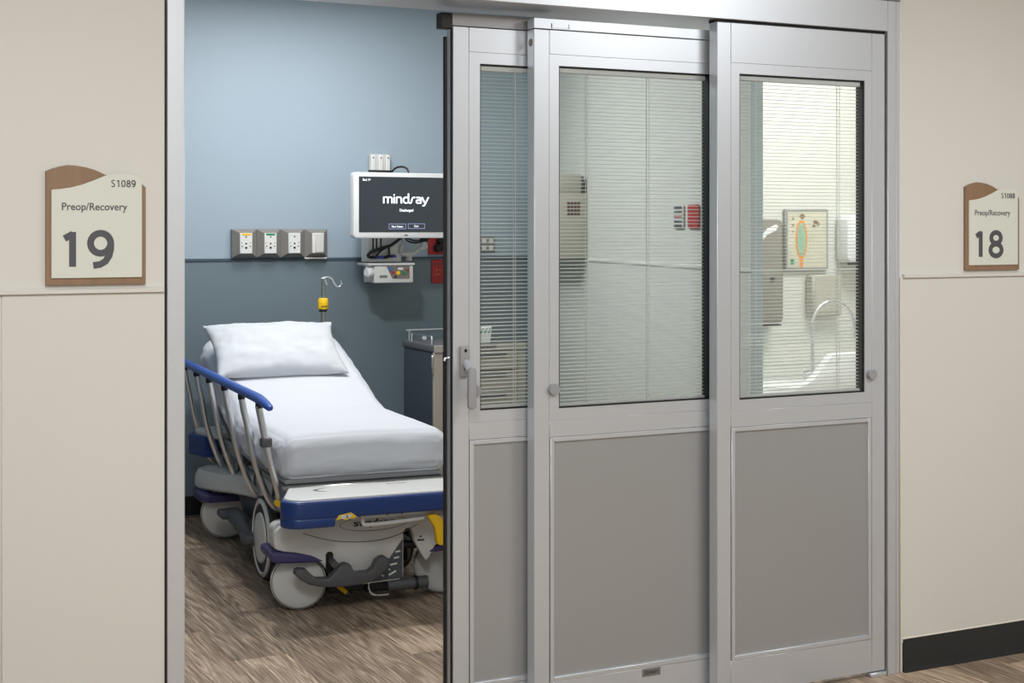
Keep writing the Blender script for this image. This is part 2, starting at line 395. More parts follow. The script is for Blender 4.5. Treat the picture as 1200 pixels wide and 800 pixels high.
struct(MB().box(5.6, 5.74, TH, 1.9, 0, CEIL).build('wall_alcove_right', M['alcove']), 'cream side wall of the sink alcove')
# ceilings and the rest of the corridor
struct(MB().box(-3, 6, -5.6, 4.0, CEIL, CEIL + .1).build('ceiling', M['ceiling']), 'white ceiling')
struct(MB().box(-2.7, 6, -5.6, -5.5, 0, CEIL).build('wall_front', M['cream']), 'cream wall across the corridor')
struct(MB().box(-2.7, -2.6, -5.5, 0, 0, CEIL).build('wall_corridor_left', M['cream']), 'cream corridor end wall on the left')
struct(MB().box(5.9, 6, -5.5, 0, 0, CEIL).build('wall_corridor_right', M['cream']), 'cream corridor end wall on the right')
names = {'corridor_left': 'square ceiling light panel over the left of the corridor', 'corridor_right': 'square ceiling light panel over the right of the corridor',
         'corridor_behind': 'ceiling light panel at the far side of the corridor', 'room_exam': 'small ceiling light above the foot of the stretcher',
         'room_headwall': 'ceiling light panel near the blue head wall', 'alcove': 'small ceiling light over the sink alcove'}
for n, x, y, sx, sy, p, c in LIGHTS:
    t = empty('ceiling_light', (x, y, CEIL)); tag(t, names[n], 'light')
    f = MB(); a, b = sx / 2 + .02, sy / 2 + .02
    f.box(-a, a, -b, -b + .02, -.02, 0).box(-a, a, b - .02, b, -.02, 0).box(-a, -a + .02, -b + .02, b - .02, -.02, 0).box(a - .02, a, -b + .02, b - .02, -.02, 0)
    f.build('light_frame', M['white_plastic'], t)
    MB().box(-a + .02, a - .02, -b + .02, b - .02, -.012, 0).build('diffuser', M['lamp'], t)

# ================================================================== SLIDING DOORS
prof = []
for i in range(6):
    q = i / 5; yy = -.00625 + .0125 * q; prof.append((yy, .0011 * (1 - (2 * q - 1) ** 2)))
slat_prof = prof + [(p[0], p[1] - .0003) for p in reversed(prof)]
def sliding_door(num, X0, X1, Y, ztop, gx0, gx1, tilt, cords, label, kx=None):
    d = empty('door_%d' % num, (X0, Y, .018)); struct(d, label); d['category'] = 'door'
    zo = .018; T = .044
    def z(v): return v - zo
    W = X1 - X0; g0, g1 = gx0 - X0, gx1 - X0; s0 = .053; s1 = W - .055
    al = M['alu']
    MB().box(0, s0 - .0005, 0, T, 0, z(ztop), .0012).build('stile', al, d)
    MB().box(s1 + .0005, W, 0, T, 0, z(ztop), .0012).build('stile', al, d)
    MB().box(s0, s1, .0, T, z(2.032), z(ztop), .0008).build('top_rail', al, d)
    MB().box(s0, s1, .0, T, z(.871), z(.922), .0008).build('middle_rail', al, d)
    MB().box(s0, s1, .0, T, 0, z(.1275), .0008).build('bottom_rail', al, d)
    g = MB(); a, b, c, e = z(.957), z(1.998), z(.9225), z(2.0315); y0 = .0008
    g.box(s0, g0, y0, T - .001, c, e).box(g1, s1, y0, T - .001, c, e).box(g0, g1, y0, T - .001, b, e).box(g0, g1, y0, T - .001, c, a)
    g.build('glazing_stop', al, d)
    k = MB(); q = .0035
    k.box(g0, g0 + q, .003, T - .003, a, b).box(g1 - q, g1, .003, T - .003, a, b).box(g0, g1, .003, T - .003, b - q, b).box(g0, g1, .003, T - .003, a, a + q)
    k.build('gasket', M['gasket'], d)
    MB().box(g0 + q, g1 - q, .0045, .0075, a + q, b - q).build('glass_pane', M['glass'], d)
    MB().box(g0 + q, g1 - q, .0365, .0395, a + q, b - q).build('glass_pane', M['glass'], d)
    # kick panel
    p = MB(); f0, f1, f2, f3 = s0 + .002, s1 - .002, z(.1285), z(.870); t = .0135
    p.box(f0, f0 + t, -.0015, .03, f2, f3, .001).box(f1 - t, f1, -.0015, .03, f2, f3, .001).box(f0 + t, f1 - t, -.0015, .03, f3 - t, f3, .001).box(f0 + t, f1 - t, -.0015, .03, f2, f2 + t, .001)
    p.build('panel_beading', al, d)
    MB().box(f0 + t, f1 - t, .006, .036, f2 + t, f3 - t).build('kick_panel', M['alu_panel'], d)
    # blind between the panes
    i0, i1 = g0 + q + .001, g1 - q - .002
    MB().box(i0, i1 - .004, .011, .033, b - .020, b - .004, .002).build('blind_headrail', M['white_plastic'], d)
    MB().box(i0, i1 - .004, .014, .030, a + .004, a + .012, .001).build('blind_bottom_rail', M['white_plastic'], d)
    sm = MB(); ct, st = math.cos(R(tilt)), math.sin(R(tilt))
    sm.prism([(y * ct - zz * st, y * st + zz * ct) for y, zz in slat_prof], i0 + .001, i1 - .007, 'yz')
    me = sm.mesh('slat', 60); me.materials.append(M['slat'])
    zz = a + .021; n = 0
    rnd = random.Random(num)
    while zz < b - .024:
        o = link('slat', me, d, (0, .022, zz + rnd.uniform(-.0005, .0005)))
        loose = num == 3 and any(abs(zz + zo - q_) < .0058 for q_ in (1.367, 1.20, 1.167, 1.153, 1.139, 1.123, 1.06))
        o.rotation_euler = (R(rnd.uniform(-1.2, 1.2) + (13 if loose else 0)), 0, 0); zz += .0115; n += 1
    for cx in cords:
        for yy in (.0146, .0290):
            MB().box(cx - X0 - .0012, cx - X0 + .0012, yy - .0004, yy + .0004, a + .01, b - .01).build('ladder_cord', M['cord'], d)
    if kx:
        MB().lathe([(.017, 0), (.0185, -.004), (.0185, -.010), (.017, -.013), (.006, -.0135)], (kx - X0, 0, z(1.016)), (0, 1, 0), 28).build('knob', M['knob'], d)
    return d
D3 = sliding_door(3, 2.632, 3.309, 0., 2.158, 2.718, 3.2235, 3., (2.79, 3.13), 'fixed right-hand aluminium glazed door leaf with white blind, front of three', 3.25)
D2 = sliding_door(2, 2.0115, 2.735, .06, 2.105, 2.097, 2.645, 7., (2.205, 2.425), 'middle aluminium sliding door leaf with blind behind glass', 2.077)
D1 = sliding_door(1, 1.769, 2.105, .115, 2.105, 1.858, 2.047, 6., (1.983,), 'rearmost aluminium sliding door leaf with lever handle beside the opening', 1.838)
# carriers and tracks above the two moving leaves
MB().box(0, .72, 0, .044, 2.108 - .018, 2.139 - .018, .0008).build('carrier', M['alu'], D2)
MB().box(.06, .119, -.0012, 0, 2.112 - .018, 2.124 - .018, .0005).build('access_plate', M['alu'], D2)
b = MB()
for sx in (.06, .119):
    b.box(sx - .001, sx + .001, -.0014, 0, 2.111 - .018, 2.125 - .018)
b.build('plate_joint', M['gasket'], D2)
MB().box(.0, .335, .004, .044, 2.108 - .018, 2.146 - .018, .001).build('carrier', M['alu_dark'], D1)
MB().box(-.036, 0, .006, .044, 2.099 - .018, 2.146 - .018, .002).build('carrier_end_cap', M['black'], D1)
MB().cyl((0, .022, 2.066 - .018), (-.0012, .022, 2.066 - .018), .012, seg=20).build('hole_plug', M['taupe'], D2)
# leading edge seals of door 1
MB().box(-.0045, 0, .003, .012, 0, 2.08, .001).build('edge_gasket', M['gasket'], D1)
MB().box(-.005, 0, .012, .034, 0, 2.08).build('edge_plate', M['alu'], D1)
MB().box(-.014, -.001, .034, .044, .0, 2.06, .002).build('edge_seal', M['black'], D1)
MB().box(-.004, -.001, .014, .032, 1.01, 1.17, .001).build('latch_plate', M['alu'], D1)
MB().tube([(-.004, .023, 1.10), (-.016, .023, 1.098), (-.018, .023, 1.09)], .004, 8).build('latch_hook', M['chrome'], D1)
# lever handle
hx, hz = 1.785 - 1.769, 0
MB().box(.020, .050, -.012, 0, 1.062 - .018, 1.135 + .018 - .018, .003, 2).build('handle_plate', M['knob'], D1)
MB().tube([(.036, -.010, 1.088), (.040, -.040, 1.062)], .011, 16).build('handle_neck', M['alu'], D1)
MB().prism(rrect(.028, .054, .950, 1.074, .012, 6), -.052, -.036, 'xz', .004, 2).build('handle_lever', M['knob'], D1)
for zz in (1.068, 1.122):
    MB().cyl((.036, -.012, zz), (.036, -.0132, zz), .005, seg=12).build('screw', M['hole'], D1)
# maker's plate on the middle leaf
pl = MB().box(2.392 - 2.0115, 2.458 - 2.0115, -.0012, 0, .1005 - .018, .1245 - .018).build('maker_plate', M['taupe'], D2)
text('lettering', 'STANLEY', 2.400 - 2.0115, 2.450 - 2.0115, .1075 - .018, .1175 - .018, -.0012, M['ink'], pl, .02)
# bottom guide by the right jamb
MB().box(3.245 - 2.632, 3.3115 - 2.632, -.008, .02, -.018, -.004, .002).build('floor_guide', M['alu'], D3)

# ================================================================== ROOM SIGNS
def room_sign(x, z, code, num, label):
    t = empty('room_sign', (x, 0, z)); tag(t, label, 'sign', 'room number signs')
    wave = [(0, 0), (.252, 0), (.252, .252), (.241, .262), (.20, .268), (.150, .2825), (.125, .294), (.10, .3015), (.075, .3055), (.054, .3065), (.035, .303), (.015, .297), (0, .290)]
    MB().prism(wave, -.010, 0, 'xz', .001).build('backboard', M['sign_wood'], t)
    plate = [(.013, .0176), (.241, .0176), (.241, .266), (.237, .274), (.228, .281), (.212, .286), (.195, .2875), (.175, .286), (.147, .2805), (.118, .268), (.09, .257), (.06, .249), (.035, .245), (.013, .243)]
    MB().prism(plate, -.0145, -.010, 'xz', .0008).build('face_plate', M['sign_plate'], t)
    y = -.0145; k = .252 / 117
    xs = [(128 - 53 + 6.1 * i) * k for i in range(5)]
    strokes('room_code', code, [(x, x + .0108) for x in xs], .2520, .2700, .0026, y, M['sign_ink'], t)
    text('room_name', 'Preop/Recovery', (71 - 53) * k, (147.4 - 53) * k, .185, .2105, y, M['sign_ink'], t, .012)
    strokes('room_number', num, [((71 - 53) * k, (91.5 - 53) * k), ((101 - 53) * k, (132 - 53) * k)], .045, .137, .0172, y, M['sign_ink'], t)
room_sign(.583, 1.3585, 'S1089', '19', 'walnut and ivory room sign reading 19 on the left wall')
room_sign(3.658, 1.3585, 'S1088', '18', 'walnut and ivory room sign reading 18 on the right wall')

# ================================================================== STRETCHER (local x across, y foot to head)
BR = R(-3.9)
bed = empty('stretcher', (2.08, 1.393, 0), BR)
tag(bed, 'white and blue hospital stretcher with raised backrest by the blue wall', 'stretcher')
def ztop(u):                                     # top line of the mattress along its length
    if u < 1.05: return .672
    if u < 1.35: s = (u - 1.05) / .3; return .672 + .34 * .3 * s * s / 2
    return .672 + .34 * .15 + .34 * (u - 1.35) if u < 1.85 else .672 + .051 + .17 + .29 * (u - 1.85)
# foot end shelf and bumper
def plan(v, u0, u1, r):
    t = .34 * (u1 - u0 - r)
    half = arc(v - r, u0 + r, r, r, -90, 0, 6) + [(v - t, u1)]
    return half + [(-x, y) for x, y in reversed(half)]
def bumper(name, flip=False):
    b = MB(); ys = lambda y: (2.10 - y) if flip else y
    b.prism([(x, ys(y)) for x, y in plan(.42, .0, .22, .07)], .404, .475, 'xy', .010, 3)
    for s in (-1, 1):
        half = [(-x, y) for x, y in plan(.42, .0, .22, .07)[:8]]
        pts = [(-.225, .0)] + half + [(-.30, .22), (-.24, .12)]
        b.prism([(x if s < 0 else -x, ys(y)) for x, y in pts], .372, .41, 'xy', .008, 2)
    return b.build(name, M['bed_blue'], bed)
bumper('foot_bumper'); bumper('head_bumper', True)
sh = MB().prism(plan(.405, .012, .30, .07), .468, .482, 'xy', .006, 3).build('foot_shelf', M['bed_white'], bed)
MB().prism([(x, 2.10 - y) for x, y in plan(.39, .02, .30, .07)], .468, .50, 'xy', .01, 3).build('head_shelf', M['bed_white'], bed)
sw = [(-.215, .15), (-.235, .155), (-.252, .165), (-.262, .18), (-.262, .195), (-.25, .21), (-.225, .222), (-.20, .228), (-.225, .212), (-.24, .2), (-.247, .19), (-.245, .18), (-.235, .168)]
MB().prism(sw, .482, .4826, 'xy').build('swoosh_print', M['logo_grey'], sh)
text('lettering', 'stryker', .05, .14, .215, .235, .482, M['logo_grey'], sh, face='xy', depth=.0005)
# litter frame
for s in (-1, 1): MB().box(s * .29 - .018, s * .29 + .018, .27, 1.95, .43, .472, .004).build('litter_side', M['steel'], bed)
for y in (.29, .8, 1.3, 1.9): MB().box(-.268, .268, y - .02, y + .02, .432, .470, .004).build('litter_crossbar', M['steel'], bed)
MB().box(-.33, .33, .315, 1.10, .473, .481, .002).build('litter_deck', M['dgrey'], bed)
MB().box(-.36, .36, .272, .315, .472, .484, .003).build('litter_end', M['steel'], bed)
# sub-base: lift columns and long base shell
for y in (.62, 1.52): MB().box(-.10, .10, y - .09, y + .09, .22, .445, .02, 2).build('lift_column', M['dgrey'], bed)
rings = []
for u, hw, z0, z1, ch in ((.39, .24, .30, .41, .02), (.6, .235, .30, .41, .02), (.9, .25, .295, .405, .025), (1.1, .275, .29, .40, .025), (1.25, .30, .283, .385, .03), (1.4, .333, .272, .37, .035), (1.55, .36, .256, .352, .045), (1.7, .385, .24, .342, .05), (1.86, .408, .224, .335, .05), (1.95, .405, .222, .328, .05), (1.985, .385, .226, .314, .04), (2.0, .36, .235, .29, .02)):
    rings.append([(x, u, zz) for x, zz in [(-hw + .01, z0), (-hw, z0 + .01), (-hw, z1 - ch), (-hw + ch * .35, z1 - ch * .3), (-hw + ch * 1.3, z1), (hw - ch * 1.3, z1), (hw - ch * .35, z1 - ch * .3), (hw, z1 - ch), (hw, z0 + .01), (hw - .01, z0)]])
MB().loft(rings).build('base_shell', M['bed_white'], bed)
# front shell with its sculpted lower edge
poly = [(-.405, .335), (-.413, .315), (-.415, .29), (-.408, .262), (-.38, .250), (-.33, .241), (-.285, .229), (-.25, .213), (-.222, .190), (-.20, .162), (-.185, .13), (-.165, .106), (-.14, .098), (-.06, .093), (.095, .098), (.112, .108), (.114, .125),
        (.114, .285), (.122, .298), (.134, .302), (.146, .296), (.152, .28), (.158, .25), (.19, .19), (.207, .165), (.222, .178), (.25, .225), (.30, .24), (.36, .252), (.405, .262), (.415, .29), (.413, .315), (.405, .335), (.37, .362), (.30, .372), (-.30, .372), (-.37, .362)]
MB().prism(poly, .20, .235, 'xz', .008, 2).build('front_shell', M['bed_white'], bed)
for s in (-1, 1):
    rr = []
    for u, e in ((.222, 0), (.28, .002), (.34, -.01), (.38, -.03), (.40, -.055)):
        rr.append([(x, u, zz) for x, zz in rrect(min(s * .2, s * (.412 + e)), max(s * .2, s * (.412 + e)), .25, .362 - (u - .22) * .12, .03, 4)])
    MB().loft(rr).build('caster_hood', M['bed_white'], bed)
# black mechanism behind the front shell; the longest box is added to block light
for bx in ((-.19, .10, .24, .42, .06, .25, .01), (-.20, .20, 1.0, 1.65, .16, .29, .02), (-.23, .23, .45, 1.62, .10, .22, .02), (-.04, .09, .22, .30, .055, .10, .01)):
    MB().box(*bx).build('under_mechanism', M['black'], bed)
# front shell graphics
text('brand_lettering', 'stryker', -.095, .078, .318, .352, .1985, M['ink'], bed, .02)
el = arc(-.01, .334, .142, .030, 0, 360, 40); el2 = arc(-.01, .334, .139, .0275, 0, 360, 40)
gm = MB()
for a_, b_, c_, d_ in zip(el, el[1:], el2, el2[1:]):
    gm.prism([a_, b_, d_, c_], .1992, .2, 'xz')
cur = smooth_pts([(-.30, .318, 0), (-.2, .284, 0), (-.1, .268, 0), (0, .266, 0), (.09, .282, 0), (.17, .318, 0)], 5)
for a_, b_ in zip(cur, cur[1:]):
    gm.prism([(a_[0], a_[1]), (b_[0], b_[1]), (b_[0], b_[1] - .0035), (a_[0], a_[1] - .0035)], .1992, .2, 'xz')
tag(gm.build('emblem_outline', M['logo_grey'], bed), kind='stuff')
tri = MB().prism([(.108, .262), (.108, .112), (.10, .106), (-.05, .101), (.035, .165)], .197, .2, 'xz', .0008).build('pedal_guide_panel', M['panel_grey'], bed)
im = MB()
for cx, cz, wd, an in ((.015, .128, .034, -28), (.065, .130, .034, 25), (.07, .165, .03, 8), (.082, .19, .022, 8), (.088, .214, .02, 8)):
    ca, sa = math.cos(R(an)), math.sin(R(an)); hh = .0035
    im.prism([(cx + x * ca - zz * sa, cz + x * sa + zz * ca) for x, zz in ((-wd / 2, -hh), (wd / 2, -hh), (wd / 2, hh), (-wd / 2, hh))], .1962, .197, 'xz')
for cx, cz in ((.027, .143), (.052, .145)):
    im.prism([(cx - .005, cz), (cx, cz - .004), (cx + .005, cz), (cx, cz + .005)], .1962, .197, 'xz')
tag(im.build('pedal_icons', M['outlet_white'], tri), kind='stuff')
am = MB(); am.prism([(.178, .262), (.192, .262), (.185, .272)], .1992, .2, 'xz').box(.17, .20, .1992, .2, .248, .255)
tag(am.build('arrow_icon', M['ink'], bed), kind='stuff')
# caster bumpers (navy crescents) and wheels
for s, u0 in ((-1, .192), (1, .192)):
    pts = [(s * .412, .253), (s * .33, .243), (s * .265, .226), (s * .218, .202), (s * .25, .199), (s * .33, .202), (s * .395, .206), (s * .416, .212), (s * .426, .228), (s * .424, .246)]
    MB().prism(pts, u0, u0 + .20, 'xz', .009, 3).build('caster_bumper', M['bed_navy'], bed)
for s in (-1, 1):
    rr = []
    for u, hw, z0, z1 in ((1.62, .40, .195, .225), (1.7, .425, .185, .228), (1.85, .428, .182, .225), (1.96, .41, .185, .22), (2.0, .38, .19, .215)):
        rr.append([(x, u, zz) for x, zz in rrect(min(s * .2, s * hw), max(s * .2, s * hw), z0, z1, .012, 3)])
    MB().loft(rr).build('rear_caster_bumper', M['bed_navy'], bed)
def caster(v, u, r, ang, hidden=False):
    a = R(ang); ax = Vector((math.sin(a), -math.cos(a), 0)); c = Vector((v, u, r))
    wme = MB().lathe([(r * .80, -.030), (r * .98, -.026), (r, -.014), (r, .014), (r * .98, .026), (r * .80, .030)], c, ax, 40).build('caster_wheel', M['tyre'], bed)
    MB().lathe([(r * .1, .0505), (r * .45, .049), (r * .75, .045), (r * .9, .041), (r * .965, .034), (r * .975, .024), (r * .975, -.018), (r * .955, -.030), (r * .9, -.038), (r * .4, -.046), (r * .1, -.047)], c, ax, 40).build('wheel_cover', M['bed_white'], wme)
    MB().lathe([(r * .915, .0405), (r * .93, .0395), (r * .93, .034), (r * .915, .034)], c, ax, 40).build('cover_groove', M['dgrey'], wme)
    MB().cyl((v, u, r + .05), (v, u, .26), .035, .05, 20).build('caster_fork', M['dgrey'], wme)
caster(-.292, .30, .113, -14); caster(.318, .335, .113, -32)
caster(-.288, 1.74, .125, -16); caster(.318, 1.74, .125, -16)
for v, s in ((-.297, -1), (.297, 1)):
    bw = MB().lathe([(.118, -.022), (.17, -.020), (.178, -.012), (.178, .012), (.17, .020), (.118, .022)], (v, .83, .178), (s, 0, 0), 48).build('drive_wheel', M['tyre'], bed)
    MB().lathe([(.166, .0), (.166, .026), (.150, .032), (.144, .026), (.11, .024), (.104, .034), (.05, .040), (.01, .041)], (v, .83, .178), (s, 0, 0), 48).build('wheel_cover', M['bed_white'], bw)
    MB().lathe([(.147, .0265), (.1, .0265), (.1, .0245), (.147, .0245)], (v, .83, .178), (s, 0, 0), 48).build('wheel_ring', M['dgrey'], bw)
# front pedal and slot
MB().prism(rrect(-.208, -.178, .15, .236, .014, 5), .1965, .201, 'xz').build('pedal_slot', M['hole'], bed)
px = [(341, 669), (342, 664), (346, 662), (354, 663.5), (360, 670), (366, 674.5), (380, 675), (385, 670), (390, 664), (394, 660), (399, 658.5), (405, 660.5), (409, 668), (413, 670), (426, 669.5), (431, 665.5), (435, 657), (440, 653.5), (445, 652.5), (450, 655.5), (451, 662), (447, 669), (439, 677), (428, 681.5), (416, 684.5), (397, 686), (380, 685.5), (368, 684), (358, 681.5), (348, 676)]
def pv(p): return (-.333 + (p[0] - 345) * .003468, .185 - (p[1] - 665) * .00335 - (p[0] - 345) * .000135)
MB().prism([pv(p) for p in px], .13, .178, 'xz', .008, 3).build('brake_pedal', M['dgrey'], bed)
MB().cyl((-.185, .15, .195), (-.185, .3, .21), .014, seg=14).build('pedal_shaft', M['dgrey'], bed)
# left side pedals in front of the rear caster
MB().box(-.385, -.275, 1.38, 1.50, .155, .192, .014, 3).build('side_pedal', M['dgrey'], bed)
MB().tube(smooth_pts([(-.33, 1.40, .172), (-.325, 1.30, .178), (-.325, 1.20, .165), (-.325, 1.04, .135)], 4), [.03] * 3 + [.04] * 6 + [.034] * 4, 12).build('pedal_arm', M['dgrey'], bed)
MB().box(-.375, -.28, .92, 1.03, .125, .172, .016, 3).build('side_pedal', M['dgrey'], bed)
MB().tube([(-.32, 1.18, .165), (-.15, 1.2, .18)], .022, 12).build('pedal_shaft', M['dgrey'], bed)
MB().prism([(1.05, .30), (1.62, .25), (1.5, .2), (1.4, .15), (1.25, .12), (1.05, .16)], -.27, -.10, 'yz', .01).build('side_linkage', M['panel_grey'], bed)
# cross bar, step bar and tow bits between the front casters
MB().tube([(.09, .26, .228), (.24, .25, .222), (.40, .25, .21)], .0165, 12).build('cross_bar', M['black'], bed)
MB().box(-.02, .115, .24, .31, .072, .105, .008, 2).build('hydraulic_block', M['dgrey'], bed)
MB().tube([(.05, .22, .075), (.22, .22, .078)], .024, 14).build('hydraulic_arm', M['dgrey'], bed)
MB().tube([(.165, .22, .077), (.175, .22, .077)], .029, 14).build('arm_collar', M['black'], bed)
MB().tube(smooth_pts([(-.03, .21, .10), (-.03, .20, .07), (-.01, .20, .048), (.05, .2, .045)], 5), .003, 6).build('loop_wire', M['chrome'], bed)
MB().tube([(-.165, .24, .105), (-.12, .19, .065)], .009, 10).build('hose_coupling', M['yellow'], bed)
MB().tube([(-.122, .192, .067), (-.115, .185, .061)], .013, 12).build('hose_end', M['black'], bed)
# release label, bracket and yellow handle under the foot shelf
lab = [(-.222, .398), (-.212, .416), (-.165, .424), (-.148, .414), (-.140, .406), (-.152, .400), (-.168, .402), (-.182, .394), (-.197, .402)]
lb = MB().prism(lab, -.004, .0, 'xz', .0008).build('release_label', M['yellow_print'], bed)
MB().prism([(-.205, .4035), (-.202, .414), (-.166, .418), (-.158, .410), (-.178, .402)], -.0048, -.004, 'xz').build('label_panel', M['outlet_white'], lb)
text('label_mark', '2', -.184, -.174, .4045, .4145, -.0048, M['ink'], lb, .03)
br = MB(); br.box(-.145, .25, .06, .068, .383, .406, .001).box(.215, .25, .062, .075, .345, .40, .001)
br.build('handle_bracket', M['bed_white'], bed)
rv = MB()
for x in (-.135, -.11, .0, .06, .235): rv.cyl((x, .06, .394), (x, .057, .394), .004, seg=10)
tag(rv.build('rivet', M['dgrey'], bed), kind='stuff')
MB().tube(smooth_pts([(.15, .055, .37), (.02, .055, .362), (-.08, .055, .360), (-.098, .055, .366), (-.102, .055, .384), (-.102, .055, .40)], 5), .0085, 10).build('pull_bar', M['bed_white'], bed)
hp = [(.155, .382, 0), (.185, .386, 0), (.212, .372, 0), (.228, .335, 0), (.234, .295, 0), (.228, .270, 0), (.210, .262, 0), (.193, .272, 0), (.188, .305, 0), (.182, .335, 0), (.168, .358, 0)]
MB().prism([(p[0], p[1]) for p in smooth_pts(hp, 4, True)], .02, .05, 'xz', .006, 3).build('release_handle', M['yellow'], bed)
# left siderail: grip, six bowed posts, lower bar; right rail folded down
P0 = [(-.432, .805), (-.421, .74), (-.409, .69), (-.395, .616), (-.378, .54), (-.350, .45), (-.320, .375), (-.297, .336), (-.276, .314), (-.252, .312), (-.238, .325)]
for i, u in enumerate((.38, .717, 1.074, 1.43, 1.754, 2.085)):
    pts = smooth_pts([(v, u, zz) for v, zz in P0], 3)
    if i == 0: pts = smooth_pts([(-.434, u, .80), (-.42, u, .728), (-.404, u, .65), (-.384, u, .566), (-.356, u, .459), (-.345, u, .414), (-.33, u, .375), (-.30, u, .35)], 3)
    if i == 5: pts = [p for p in pts]
    po = MB().tube(pts, .0138, 14).build('rail_post', M['chrome'], bed)
    MB().tube([(-.4305, u, .79), (-.4325, u, .812)], .015, 12).build('post_collar', M['black'], po)
    if i == 0:
        MB().box(-.0215, .0215, -.022, .022, -.018, .018, .005, 2).build('latch_collar', M['dgrey'], po).location = (-.404, u, .652)
    pass
g = []
for u, zc, hw, hh in ((.165, .812, .010, .008), (.18, .814, .015, .013), (.25, .822, .019, .017), (.36, .829, .021, .020), (.5, .830, .021, .020), (2.0, .830, .021, .020), (2.12, .829, .021, .019), (2.2, .822, .018, .015), (2.22, .818, .010, .009)):
    g.append([(-.436 + hw * math.cos(2 * PI * k / 14), u, zc + hh * math.sin(2 * PI * k / 14)) for k in range(14)])
MB().loft(g).build('rail_grip', M['rail_blue'], bed)
MB().box(-.262, -.232, .36, 2.12, .30, .33, .004).build('rail_mount', M['steel'], bed)
for i, u in enumerate((.38, .717, 1.074, 1.43, 1.754)):
    MB().tube([(-.30, u + .02, .34), (-.262, u + .12, .40)], .010, 10).build('rail_linkage', M['steel'], bed)
MB().cyl((-.364, .338, .412), (-.364, .362, .412), .013, seg=14).build('release_button', M['yellow'], bed)
MB().cyl((-.372, 2.03, .402), (-.368, 2.06, .402), .016, seg=14).build('release_button', M['yellow'], bed)
MB().tube([(.41, .4, .36), (.41, 2.0, .36)], .018, 12).build('rail_grip', M['rail_blue'], bed)
for u in (.45, .9, 1.4, 1.95):
    MB().tube([(.41, u, .36), (.39, u, .42), (.34, u, .45)], .011, 10).build('rail_post', M['chrome'], bed)
# backrest board under the raised part
MB().prism([(1.10, .47), (1.2, .487), (1.36, .53), (1.96, .735), (1.96, .71), (1.36, .505), (1.2, .462), (1.10, .445)], -.34, .34, 'yz', .004).build('backrest_board', M['dgrey'], bed)
MB().tube([(0, 1.45, .53), (0, 1.75, .47)], .018, 10).build('backrest_strut', M['steel'], bed)
# drip pole in its socket at the head end
Mb = Matrix.Translation((2.08, 1.393, 0)) @ Matrix.Rotation(BR, 4, 'Z')
iv = MB().cyl((0, 0, .50), (0, 0, 1.08), .0115, seg=18).cyl((0, 0, 1.075), (0, 0, 1.243), .0085, seg=18).build('drip_pole', M['steel'], bed)
iv.location = (.285, 2.075, 0); iv['label'] = 'slim steel drip pole behind the pillow'
MB().lathe([(.020, 1.082), (.0265, 1.088), (.027, 1.11), (.0265, 1.135), (.021, 1.142)], (0, 0, 0), (0, 0, 1), 24).build('clamp', M['yellow'], iv)
MB().cyl((0, 0, 1.071), (0, 0, 1.082), .021, seg=20).build('clamp_ring', M['black'], iv)
MB().box(-.018, .018, -.0278, -.0262, 1.097, 1.101).build('clamp_slot', M['hole'], iv)
MB().tube(smooth_pts([(-.008, 0, 1.243), (.02, 0, 1.250), (.045, 0, 1.243), (.058, 0, 1.222), (.072, 0, 1.203), (.088, 0, 1.20), (.098, 0, 1.214), (.096, 0, 1.232)], 4), .005, 8).build('hook', M['chrome'], iv)
MB().tube([(.004, -.01, 1.243), (.012, -.014, 1.222), (.016, -.014, 1.21)], .005, 8).build('hook', M['chrome'], iv)

# mattress with its fitted sheet
mt = empty('mattress', (2.08, 1.393, 0), BR)
tag(mt, 'mattress under a white fitted sheet on the stretcher, backrest end raised', 'mattress')
def lin_dense(a, b, edge, n, ne):
    inner = [a + edge + (b - a - 2 * edge) * i / n for i in range(n + 1)]
    return [a + edge * i / ne for i in range(ne)] + inner + [b - edge + edge * (i + 1) / ne for i in range(ne)]
def rbox(xs, ys, zs, r, fn):
    b = MB(); vd = {}
    nx, ny, nz = len(xs) - 1, len(ys) - 1, len(zs) - 1
    hx, hy, hz = xs[-1], ys[-1], zs[-1]; cx, cy, cz = xs[0], ys[0], zs[0]
    def V(i, j, k):
        if (i, j, k) in vd: return vd[i, j, k]
        p = Vector((xs[i], ys[j], zs[k])); q = Vector((min(max(p.x, cx + r), hx - r), min(max(p.y, cy + r), hy - r), min(max(p.z, cz + r), hz - r)))
        d = p - q
        if d.length > 1e-6: p = q + d.normalized() * min(r, max(abs(d.x), abs(d.y), abs(d.z)))
        vd[i, j, k] = b.b.verts.new(fn(p)); return vd[i, j, k]
    def quads(n1, n2, f):
        for i in range(n1):
            for j in range(n2):
                b.b.faces.new((f(i, j), f(i + 1, j), f(i + 1, j + 1), f(i, j + 1)))
    quads(nx, ny, lambda i, j: V(i, j, nz)); quads(nx, ny, lambda i, j: V(i, j, 0))
    quads(nx, nz, lambda i, k: V(i, 0, k)); quads(nx, nz, lambda i, k: V(i, ny, k))
    quads(ny, nz, lambda j, k: V(0, j, k)); quads(ny, nz, lambda j, k: V(nx, j, k))
    return b
U0, U1 = .335, 2.06
